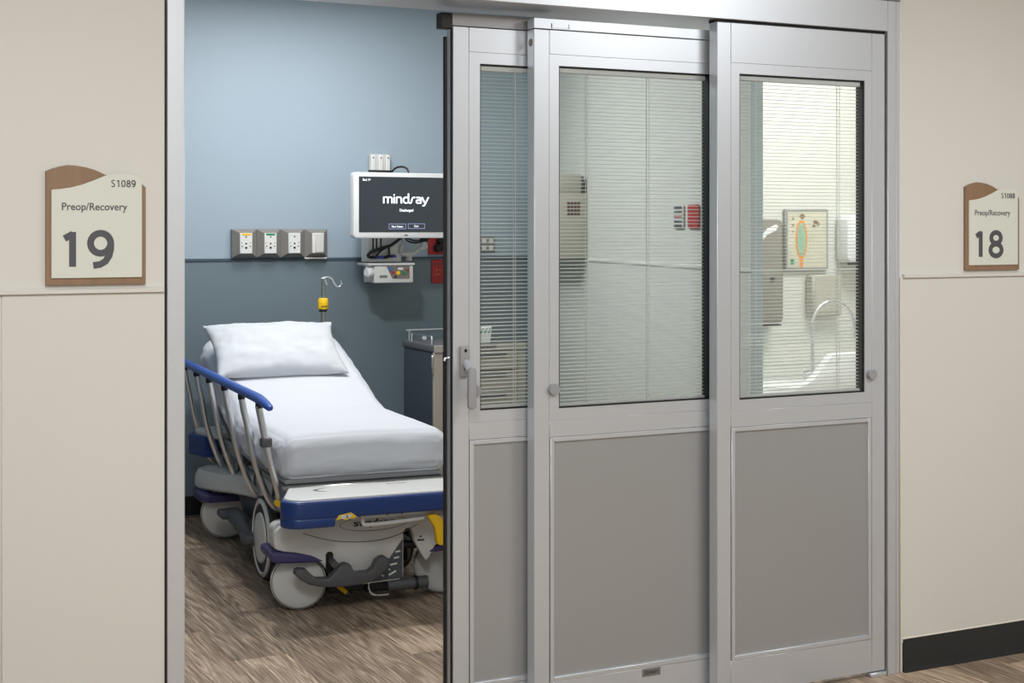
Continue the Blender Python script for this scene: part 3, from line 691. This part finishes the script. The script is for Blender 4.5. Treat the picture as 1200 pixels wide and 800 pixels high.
def sheet_fn(p):
    v, u, h = p                                   # h 0..thick
    th = .185; z = ztop(u) - .182 + h
    edge = max(0, min(1, (abs(v) - .2) / .15))
    z += .012 * (1 - (v / .36) ** 2) * (h / th)   # crown
    low = 1 - h / th
    side = 1 if (abs(v) > .335 or u < U0 + .02) else 0
    n1 = noise.noise(Vector((u * 9, v * 9, h * 16))); n2 = noise.noise(Vector((u * 26 + 5, v * 24, h * 40)))
    n3 = noise.noise(Vector((u * 3.2 + v * 2, v * 3 - u, 7.1)))
    n4 = noise.noise(Vector((u * 14 + h * 22, v * 14, h * 9 - u * 6)))
    amt = (.012 * n1 + .008 * n2 + .009 * abs(n4)) * min(1, low * 1.6 + .15)
    if side:
        if abs(v) > .335: v += math.copysign(1, v) * (amt + .006 * math.sin(low * PI))
        if u < U0 + .02: u -= amt * .8 + .010 * math.sin(min(1, low * 1.3) * PI) - .03 * max(0, low - .7)
    else: z += .0035 * n3 + .0015 * n2 * edge
    return (v, u, z)
rbox(lin_dense(-.352, .352, .06, 20, 7), lin_dense(U0, U1, .07, 80, 8), lin_dense(0, .185, .06, 6, 7), .06, sheet_fn).build('fitted_sheet', M['sheet'], mt, 70)
MB().prism([(U0 + .02, .484), (1.1, .484), (1.25, .492), (1.4, .53), (1.98, .735), (1.98, .76), (1.4, .555), (1.25, .515), (1.1, .50), (U0 + .02, .50)], -.335, .335, 'yz', .004).build('mattress_core', M['vinyl_side'], mt)

# pillow
pil = empty('pillow', tuple(Mb @ Vector((-.062, 1.665, .915))), BR)
def pillow_mesh():
    b = MB(); n, m_ = 44, 32; top = {}; bot = {}
    hw, hl = .325, .205; tilt = R(33); rows = []
    for i in range(n + 1):
        for j in range(m_ + 1):
            a, c = -1 + 2 * i / n, -1 + 2 * j / m_
            e = (max(0, 1 - abs(a) ** 2.6) ** .55) * (max(0, 1 - abs(c) ** 2.4) ** .55)
            pin = 1 - .075 * (1 - c * c) * abs(a) ** 3; pin2 = 1 - .06 * (1 - a * a) * abs(c) ** 3
            x = a * hw * pin; y = c * hl * pin2
            wr = noise.noise(Vector((a * 3.2, c * 3.2, 1.7))) * .016 + noise.noise(Vector((a * 8, c * 7, 4.1))) * .007
            wr += .010 * abs(noise.noise(Vector((a * 5, c * 11 + a * 2, 2.2)))) * max(0, -c)
            ed = max(abs(a), abs(c)) ** 4
            wr2 = noise.noise(Vector((a * 7, c * 15, 9))) * .013 * ed
            for s, dct in ((1, top), (-1, bot)):
                if s < 0 and (i in (0, n) or j in (0, m_)): dct[i, j] = top[i, j]; continue
                z = s * (.078 * e) + (wr * e if s > 0 else 0) + wr2 * (e ** .3)
                if s > 0 and c < -.3: z += .012 * (-c - .3) * e
                if i in (0, n) or j in (0, m_): z = .004 * math.sin(a * 9) + .004 * math.sin(c * 8)
                Y = y * math.cos(tilt) - z * math.sin(tilt); Z = y * math.sin(tilt) + z * math.cos(tilt)
                dct[i, j] = b.b.verts.new((x, Y, Z))
    for dct in (top, bot):
        for i in range(n):
            for j in range(m_): b.b.faces.new((dct[i, j], dct[i + 1, j], dct[i + 1, j + 1], dct[i, j + 1]))
    return b
po = pillow_mesh().build('pillow_cover', M['pillow'], pil, 100)
tag(pil, 'plump white pillow leaning on the raised backrest of the stretcher', 'pillow')

# ================================================================== HEAD WALL
YB = 3.716
specs = [(2.088, 2.2205, 'yellow', 'grey wall outlet with a yellow strip, leftmost of four'), (2.2215, 2.352, 'green', 'grey wall outlet with a green strip'),
         (2.353, 2.4845, None, 'grey wall outlet with plain white strip beside the switch plate'), (2.4855, 2.615, 'blank', 'grey wall box with a tall white switch plate, rightmost of four')]
for x0, x1, c, labl in specs:
    t = empty('wall_outlet', ((x0 + x1) / 2, YB, 1.352)); tag(t, labl, 'outlet', 'row of outlets on the blue wall')
    hw = (x1 - x0) / 2; iw = .034
    b = MB()
    o4 = [(-hw, 0), (hw, 0), (hw, .150), (-hw, .150)]; i4 = [(-iw, .022), (iw, .022), (iw, .130), (-iw, .130)]
    b.loft([[(x, 0, z) for x, z in o4], [(x, -.022, z) for x, z in o4], [(x, -.056, z) for x, z in i4]])
    b.build('raceway_box', M['outlet_grey'], t)
    if c == 'blank':
        MB().box(-.033, .033, -.062, -.056, .022, .130, .002).build('face_plate', M['outlet_white'], t)
        MB().box(-.016, .028, -.068, -.062, .026, .126, .002).build('rocker', M['module_white'], t)
        MB().box(-.064, .060, -.03, -.001, -.010, -.001, .001).build('mount_strip', M['module_white'], t)
    else:
        MB().box(-.033, .033, -.060, -.056, .022, .130, .002).build('face_plate', M['outlet_white'], t)
        MB().box(-.024, .024, -.0615, -.060, .118, .128).build('colour_strip', M[c] if c else M['white_plastic'], t)
        h = MB()
        for x, z, r_ in ((0, .110, .004), (0, .074, .005), (0, .052, .0065), (-.021, .060, .0035), (.021, .060, .0035), (-.024, .078, .0025), (.024, .078, .0025)):
            h.cyl((x, -.0600, z), (x, -.0612, z), r_, seg=10)
        tag(h.build('socket_hole', M['hole'], t), kind='stuff')
# wall channel, monitor, rack, module
ch = empty('wall_channel', (2.918, YB, 1.30)); tag(ch, 'grey vertical equipment channel on the wall behind the monitor', 'bracket')
b = MB(); b.box(-.058, .058, -.03, 0, 0, .615, .002)
b.build('channel_back', M['module_white'], ch)
for x in (-.045, 0, .042):
    MB().box(x - .012, x + .012, -.045, -.03, .0, .612, .003).build('channel_rib', M['outlet_white'], ch)
    MB().cyl((x, -.045, .595), (x, -.0465, .595), .004, seg=10).build('screw', M['hole'], ch)
MB().box(-.07, .07, -.05, -.03, .513, .527, .002).build('cable_tray', M['black'], ch)
MB().box(-.05, .05, -.26, -.045, .26, .38, .01).build('swing_arm', M['module_white'], ch)
MB().tube(smooth_pts([(.06, -.06, .522), (.075, -.08, .54), (.10, -.1, .546), (.122, -.12, .535), (.128, -.14, .505)], 4), .0055, 8).build('cable', M['black'], ch)
mo = empty('patient_monitor', (2.954, 3.43, 1.4545), R(1.0)); tag(mo, 'white-framed patient monitor with a lit dark screen, beside the door edge', 'monitor')
MB().prism(rrect(-.298, .298, 0, .349, .022, 6), -.03, .028, 'xz', .006, 2).build('housing', M['white_plastic'], mo)
sc = MB().box(-.268, .276, -.0315, -.030, .032, .326).build('screen', M['screen'], mo)
y = -.0315
ox = 2.954
xx = [(0, .054), (.057, .069), (.073, .108), (.113, .149), (.149, .185), (.187, .222), (.222, .263)]
strokes('logo_lettering', 'mindray', [(2.823 - ox + a_, 2.823 - ox + b_) for a_, b_ in xx], 1.640 - 1.4545, 1.693 - 1.4545, .0076, y, M['screen_text'], sc)
text('screen_caption', 'Discharged', 2.918 - ox, 2.996 - ox, 1.592 - 1.4545, 1.611 - 1.4545, y, M['screen_text'], sc, .01)
text('screen_note', 'Bed 19', 2.708 - ox, 2.75 - ox, 1.757 - 1.4545, 1.770 - 1.4545, y, M['screen_text'], sc, .0)
def outline(x0, x1, z0, z1, t=.003):
    b = MB(); b.box(x0, x1, y - .0006, y, z0, z0 + t).box(x0, x1, y - .0006, y, z1 - t, z1).box(x0, x0 + t, y - .0006, y, z0, z1).box(x1 - t, x1, y - .0006, y, z0, z1)
    b.build('button_outline', M['screen_btn'], sc)
outline(2.855 - ox, 2.955 - ox, 1.503 - 1.4545, 1.532 - 1.4545); outline(2.966 - ox, 3.065 - ox, 1.505 - 1.4545, 1.533 - 1.4545)
text('button_text', 'New Patient', 2.872 - ox, 2.938 - ox, 1.5115 - 1.4545, 1.5225 - 1.4545, y, M['screen_text'], sc, .0)
text('button_text', 'Exit', 3.003 - ox, 3.028 - ox, 1.514 - 1.4545, 1.524 - 1.4545, y, M['screen_text'], sc, .0)
MB().box(-.008, .012, -.0315, -.030, .012, .020, .0005).build('power_mark', M['logo_grey'], mo)
rk = empty('equipment_rack', (2.89, 3.62, 1.325)); tag(rk, 'white instrument rack with plugged cables below the monitor', 'rack')
MB().box(-.09, .10, -.07, .046, 0, .14, .004).build('rack_body', M['module_white'], rk)
for x in (-.065, -.045, -.02): MB().box(x - .004, x + .004, -.072, -.07, .06, .135).build('rack_slot', M['hole'], rk)
MB().box(-.086, -.055, -.073, -.07, .047, .058).build('rack_label', M['outlet_grey'], rk)
# cables: plugs and looms
cb = empty('cable_loom', (2.89, 3.52, 1.325)); tag(cb, 'black monitor cables with blue plugs hanging under the screen', 'cable')
for pts, r_ in (([(.078, -.03, .135), (.03, 0, .092), (-.02, .01, .075), (-.08, .015, .055), (-.10, .015, .035), (-.085, .015, .024)], .0085), ([(.085, -.03, .135), (.04, .0, .10), (.02, .01, .08), (.022, .012, .045), (.022, .015, .03)], .006),
                ([(.0, 0, .08), (-.03, .01, .06), (-.05, .015, .035)], .006), ([(.095, -.03, .135), (.12, -.02, .112), (.16, -.02, .104), (.2, -.02, .11), (.25, -.03, .135)], .005), ([(.11, -.03, .135), (.13, -.02, .122), (.17, -.02, .115), (.22, -.02, .125), (.24, -.03, .14)], .005)):
    MB().tube(smooth_pts(pts, 4), r_, 8).build('cable', M['black'], cb)
for x, z, wd, mm in ((-.065, .026, .03, 'black'), (-.03, .026, .04, 'blue_plug'), (.02, .030, .022, 'black'), (.048, .031, .024, 'blue_plug'), (.0, .025, .016, 'black')):
    MB().box(x - wd / 2, x + wd / 2, -.0, .03, z - .008, z + .008, .003).build('plug', M[mm], cb)
MB().box(.19, .235, -.035, -.005, .108, .132, .006).build('plug', M['black'], cb)
# holder for white tubing
hb = empty('tubing_holder', (3.035, 3.55, 1.33)); tag(hb, 'white wire cradle holding coiled tubing right of the rack', 'holder')
MB().tube(smooth_pts([(-.045, 0, .09), (-.05, -.01, .05), (-.03, -.02, .038), (.02, -.02, .042), (.05, -.01, .065), (.075, 0, .085)], 4), .011, 10).build('cradle', M['module_white'], hb)
MB().tube(smooth_pts([(-.03, -.01, .12), (-.04, -.012, .07), (-.02, -.02, .045), (.02, -.015, .07), (.05, -.01, .10)], 4), .0035, 8).build('tubing', M['clear'], hb)
MB().cyl((.07, 0, .07), (.085, -.03, .085), .018, seg=16).build('cradle_end', M['white_plastic'], hb)
MB().cyl((.01, .03, .0), (.01, .03, .04), .018, seg=16).build('post', M['module_white'], hb)
MB().box(-.02, .02, .03, .12, .03, .06, .003).build('mount_arm', M['module_white'], hb)
md = empty('vital_signs_module', (2.925, 3.55, 1.2125)); tag(md, 'white patient module with coloured sockets below the instrument rack', 'module')
MB().box(-.112, .114, -.05, .12, 0, .092, .006, 2).build('module_body', M['module_white'], md)
MB().box(-.148, .122, -.055, .12, .094, .107, .003).build('module_shelf', M['white_plastic'], md)
fp = MB().prism([(-.044, .094), (.092, .092), (.092, .022), (-.008, .022)], -.0515, -.05, 'xz').build('socket_face', M['taupe'], md)
for x, z, r_, mm in ((-.02, .076, .009, 'cyan'), (-.004, .056, .008, 'red'), (.024, .054, .011, 'yellow'), (.058, .056, .010, 'green'), (.010, .034, .006, 'hole'), (.08, .07, .006, 'red')):
    MB().cyl((x, -.0515, z), (x, -.057, z), r_, seg=16).build('socket', M[mm], fp)
MB().box(.024, .054, -.053, -.0515, .070, .083).build('socket_label', M['outlet_white'], fp)
MB().prism(rrect(-.082, -.036, .028, .042, .006, 4), -.0508, -.05, 'xz').build('maker_mark', M['logo_grey'], md)
MB().lathe([(.02, 0), (.028, .006), (.03, .02), (.028, .034), (.018, .042)], (-.115, -.02, .055), (-1, -.4, .1), 24).build('rotary_knob', M['white_plastic'], md)
MB().box(-.145, -.11, -.03, .0, .02, .094, .004).build('knob_bracket', M['module_white'], md)
# red emergency outlets
def red_outlet(x0, x1, z0, z1, label, plugs):
    t = empty('red_outlet', ((x0 + x1) / 2, YB, z0)); tag(t, label, 'outlet', 'red emergency outlets')
    w2, h = (x1 - x0) / 2, z1 - z0
    MB().box(-w2, w2, -.008, 0, 0, h, .003).build('cover_plate', M['red'], t)
    if plugs:
        MB().cyl((-.0, -.008, .04), (0, -.05, .035), .026, .02, 18).build('plug', M['black'], t)
        MB().tube(smooth_pts([(0, -.05, .035), (.03, -.07, .03), (.05, -.08, .045), (.03, -.08, .08), (-.02, -.09, .09)], 4), .005, 8).build('plug_cord', M['black'], t)
        MB().cyl((.01, -.008, .078), (.012, -.04, .082), .02, .016, 18).build('plug', M['black'], t)
        MB().box(.035, .05, -.03, -.008, .03, .085, .003).build('plug_tag', M['outlet_white'], t)
    else:
        h2 = MB()
        for x, z in ((-.008, .075), (.012, .075), (.002, .05), (-.012, .05)): h2.box(x - .002, x + .002, -.0086, -.008, z - .003, z + .003)
        tag(h2.build('socket_hole', M['yellow_print'], t), kind='stuff')
        MB().box(-.024, .024, -.0086, -.008, .106, .112).build('engraving', M['unit_grill'], t)
red_outlet(3.216, 3.326, 1.359, 1.455, 'red wall outlet with black plugs, upper of the two', True)
red_outlet(3.236, 3.316, 1.198, 1.330, 'plain red wall outlet plate below the plugged one', False)
# pale outlet seen through the first blind
t = empty('white_outlet', (3.60, YB, 1.372)); tag(t, 'white four-socket wall outlet seen through the narrow blind', 'outlet')
MB().box(-.06, .03, -.008, 0, 0, .088, .003).build('cover_plate', M['outlet_grey'], t)
for x in (-.038, .006):
    for z in (.024, .064):
        MB().cyl((x, -.008, z), (x, -.011, z), .014, seg=16).build('socket', M['outlet_white'], t)

# supply cart by the back wall
ct = empty('supply_cart', (3.19, 3.2, 0)); tag(ct, 'grey medical supply cart with drawers and top guard rail', 'cart')
x0, x1, y0, y1 = -.246, .28, -.2, .22
MB().box(x0 + .006, x1, y0 + .005, y1, .11, .873, .004).build('cart_body', M['cart_side'], ct)
MB().box(x0, x1 + .006, y0 - .004, y1 + .004, .873, .908, .006, 2).build('cart_top', M['cart_dark'], ct)
MB().box(x0 + .002, x0 + .052, y0 - .001, y0 + .02, .11, .873, .002).build('front_post', M['cart_front'], ct)
MB().box(x0, x1, y0 - .008, y0 - .004, .873, .908, .001).build('top_lip', M['cart_front'], ct)
MB().box(x1 - .05, x1, y0 - .001, y0 + .02, .11, .873, .002).build('front_post', M['cart_front'], ct)
zz = .868
for i, hh in enumerate((.105, .105, .15, .16, .2)):
    dr = MB().box(x0 + .056, x1 - .054, y0 - .012, y0 + .01, zz - hh + .008, zz, .004).build('drawer', M['cart_front'], ct)
    MB().box(x0 + .12, x1 - .12, y0 - .024, y0 - .012, zz - .022, zz - .008, .003).build('drawer_pull', M['cart_dark'], dr)
    zz -= hh
text('lettering', 'INDIGO', .0, .105, .8835, .899, y0 - .008, M['ink'], ct, .03)
MB().tube([(x0 + .012, y1 - .02, .962), (x1 - .01, y1 - .02, .962)], .0055, 10).build('guard_rail', M['chrome'], ct)
for x in (x0 + .03, x1 - .03):
    MB().tube([(x, y1 - .02, .962), (x, y1 - .02, .905)], .0045, 8).build('rail_post', M['chrome'], ct)
MB().tube(smooth_pts([(x0 + .02, .14, .905), (x0 + .02, .14, .945), (x0 + .02, .12, .95), (x0 + .02, -.10, .95), (x0 + .02, -.13, .945), (x0 + .02, -.13, .905)], 3), .0045, 8).build('side_rail', M['chrome'], ct)
MB().cyl((x0 + .03, .02, .93), (x0 + .03, -.01, .935), .012, seg=14).build('rail_knob', M['chrome'], ct)
for x in (x0 + .05, x1 - .05):
    for yy in (y0 + .05, y1 - .05):
        MB().cyl((x - .014, yy, .045), (x + .014, yy, .045), .045, seg=20).build('cart_caster', M['tyre'], ct)
        MB().box(x - .02, x + .02, yy - .02, yy + .02, .05, .112, .004).build('caster_fork', M['dgrey'], ct)
MB().box(x0 - .012, x0, y0 - .006, y0 + .004, .76, .86, .003).build('lock_bar', M['steel'], ct)
gb = empty('glove_box', (3.245, 3.06, .908)); tag(gb, 'small white printed tissue box on top of the supply cart', 'box')
MB().prism([(-.035, 0), (.03, 0), (.04, .085), (-.045, .085)], -.04, .04, 'xz', .004).build('carton', M['outlet_white'], gb)
for i in range(3): MB().prism([(-.03 + i * .022, .05), (-.024 + i * .022, .05), (-.010 + i * .022, .078), (-.016 + i * .022, .078)], -.041, -.04, 'xz').build('print_mark', M['green'], gb)

# ================================================================== ON THE ANGLED SIDE WALL
def on_side(name, s, z):
    o = empty(name, (AX + (BX - AX) / ALEN * s, AY + (BY - AY) / ALEN * s, z), ANG); return o
un = on_side('wall_dispenser', .52, 1.345); tag(un, 'beige wall unit with a dark square grille, seen through the middle blind', 'dispenser')
MB().box(-.30, .30, -.165, -.004, 0, .345, .010, 2).build('lower_case', M['unit'], un)
MB().box(-.28, .285, -.160, -.03, .345, .452, .014, 2).build('upper_case', M['unit'], un)
MB().box(.20, .284, -.030, -.022, .35, .44, .002).build('side_strip', M['dgrey'], un)
gr = MB()
for i in range(4):
    for j in range(4):
        gr.box(.30, .302, -.118 + i * .0185, -.118 + i * .0185 + .014, .232 + j * .0185, .232 + j * .0185 + .014)
tag(gr.build('grille', M['unit_grill'], un), kind='stuff')
pn = on_side('call_panel', 2.165, 1.504); tag(pn, 'grey nurse call panel with black stripes on the side wall', 'panel')
MB().box(-.057, .057, -.012, -.003, 0, .106, .003).build('panel_face', M['module_white'], pn)
for i in range(5): MB().box(-.045, .045, -.014, -.012, .008 + i * .02, .018 + i * .02).build('panel_button', M['dgrey'] if i != 2 else M['red'], pn)
rp = on_side('alarm_panel', 2.338, 1.504); tag(rp, 'red alarm plate right of the grey call panel', 'panel')
MB().box(-.062, .062, -.012, -.003, 0, .104, .003).build('panel_face', M['red'], rp)
for i in range(3): MB().box(-.04, .04, -.014, -.012, .02 + i * .03, .03 + i * .03, .001).build('panel_button', M['red'], rp)

# ================================================================== SINK ALCOVE
dp = empty('towel_dispenser', (4.19, 1.897, 1.05)); tag(dp, 'smoked grey paper towel dispenser behind the wall edge', 'dispenser')
MB().prism(rrect(-.20, .046, 0, .50, .03, 5), -.1, 0, 'xz', .012, 2).build('dispenser_case', M['disp'], dp)
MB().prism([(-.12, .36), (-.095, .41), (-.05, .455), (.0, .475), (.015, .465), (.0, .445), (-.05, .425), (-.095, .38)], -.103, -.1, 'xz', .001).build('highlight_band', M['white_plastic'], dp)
MB().box(.040, .049, -.09, -.01, .03, .47).build('dispenser_edge', M['black'], dp)
MB().box(-.19, .04, -.09, -.01, -.006, .0).build('dispenser_outlet', M['black'], dp)
MB().cyl((-.02, -.1, .215), (-.02, -.103, .215), .012, seg=14).build('lock', M['hole'], dp)
pc = empty('framed_print', (4.4375, 1.897, 1.302)); tag(pc, 'framed botanical print with a green leaf shape on the alcove wall', 'picture')
MB().box(-.13, .13, -.018, 0, 0, .298, .003).build('frame', M['alu_dark'], pc)
MB().box(-.117, .117, -.0195, -.018, .013, .285).build('print', M['paper'], pc)
MB().prism(arc(-.035, .15, .036, .095, 0, 360, 24)[:-1], -.0202, -.0195, 'xz').build('print_outline', M['paper_orange'], pc)
MB().prism(arc(-.035, .15, .026, .082, 0, 360, 24)[:-1], -.0208, -.0202, 'xz').build('print_leaf', M['paper_green'], pc)
MB().box(-.045, -.025, -.0202, -.0195, .015, .055).build('print_stem', M['paper_orange'], pc)
bb_ = MB()
for x, z, a in ((-.03, .262, .02), (.05, .235, .016), (.065, .225, .014), (.04, .215, .012), (-.085, .22, .008), (-.085, .25, .008), (-.085, .19, .007)):
    bb_.prism([(x - a, z), (x, z - a * .8), (x + a, z), (x, z + a * .8)], -.0202, -.0195, 'xz')
tag(bb_.build('print_figure', M['paper_brown'], pc), kind='stuff')
MB().box(-.10, -.08, -.0202, -.0195, .03, .055).build('print_block', M['green'], pc)
sd = empty('soap_dispenser', (4.70, 1.897, 1.34)); tag(sd, 'white rounded soap dispenser right of the framed print', 'dispenser')
MB().prism(rrect(-.08, .08, 0, .23, .03, 5), -.1, 0, 'xz', .015, 2).build('soap_case', M['white_plastic'], sd)
MB().box(-.03, .03, -.11, -.03, -.015, 0.002, .004).build('soap_nozzle', M['dgrey'], sd)
gd = empty('glove_holder', (4.53, 1.897, 1.08)); tag(gd, 'pale grey wall box under the framed print', 'holder')
MB().box(-.09, .09, -.06, 0, 0, .20, .008).build('holder_body', M['unit'], gd)
MB().box(-.075, .075, -.062, -.06, .02, .18, .002).build('holder_front', M['unit'], gd)
sk = empty('wash_sink', (4.18, 1.5, 0)); tag(sk, 'white sink counter with a curved upswept splash in the alcove', 'sink')
pf = smooth_pts([(-.30, .791, 0), (-.285, .791, 0), (-.13, .789, 0), (-.06, .802, 0), (.0, .832, 0), (.05, .885, 0), (.085, .918, 0), (.12, .932, 0), (.30, .934, 0)], 4)
MB().prism([(p[0], p[1]) for p in pf] + [(.30, .70), (-.30, .70)], -.02, .03, 'xz', .006, 2).build('splash', M['porcelain'], sk)
MB().box(-.30, .66, .03, .39, .70, .785, .01, 2).build('counter', M['porcelain'], sk)
MB().box(-.28, .64, .06, .38, .02, .70, .004).build('sink_cabinet', M['module_white'], sk)
fa = empty('faucet', (4.285, 1.64, .785)); tag(fa, 'tall chrome gooseneck faucet at the alcove sink', 'faucet')
gp = [(0, 0, 0), (0, 0, .25), (.005, 0, .30), (.035, 0, .348), (.085, 0, .375), (.14, 0, .378), (.195, 0, .352), (.235, 0, .30), (.248, 0, .25), (.25, 0, .20)]
MB().tube(smooth_pts(gp, 5), .0085, 12).build('spout', M['chrome'], fa)
MB().lathe([(.025, 0), (.025, .01), (.015, .02), (.013, .05)], (0, 0, 0), (0, 0, 1), 20).build('spout_base', M['chrome'], fa)
for x in (-.06, .07):
    MB().tube([(x, -.02, 0), (x, -.02, .05), (x + .01, -.06, .06)], .008, 8).build('tap_lever', M['chrome'], fa)
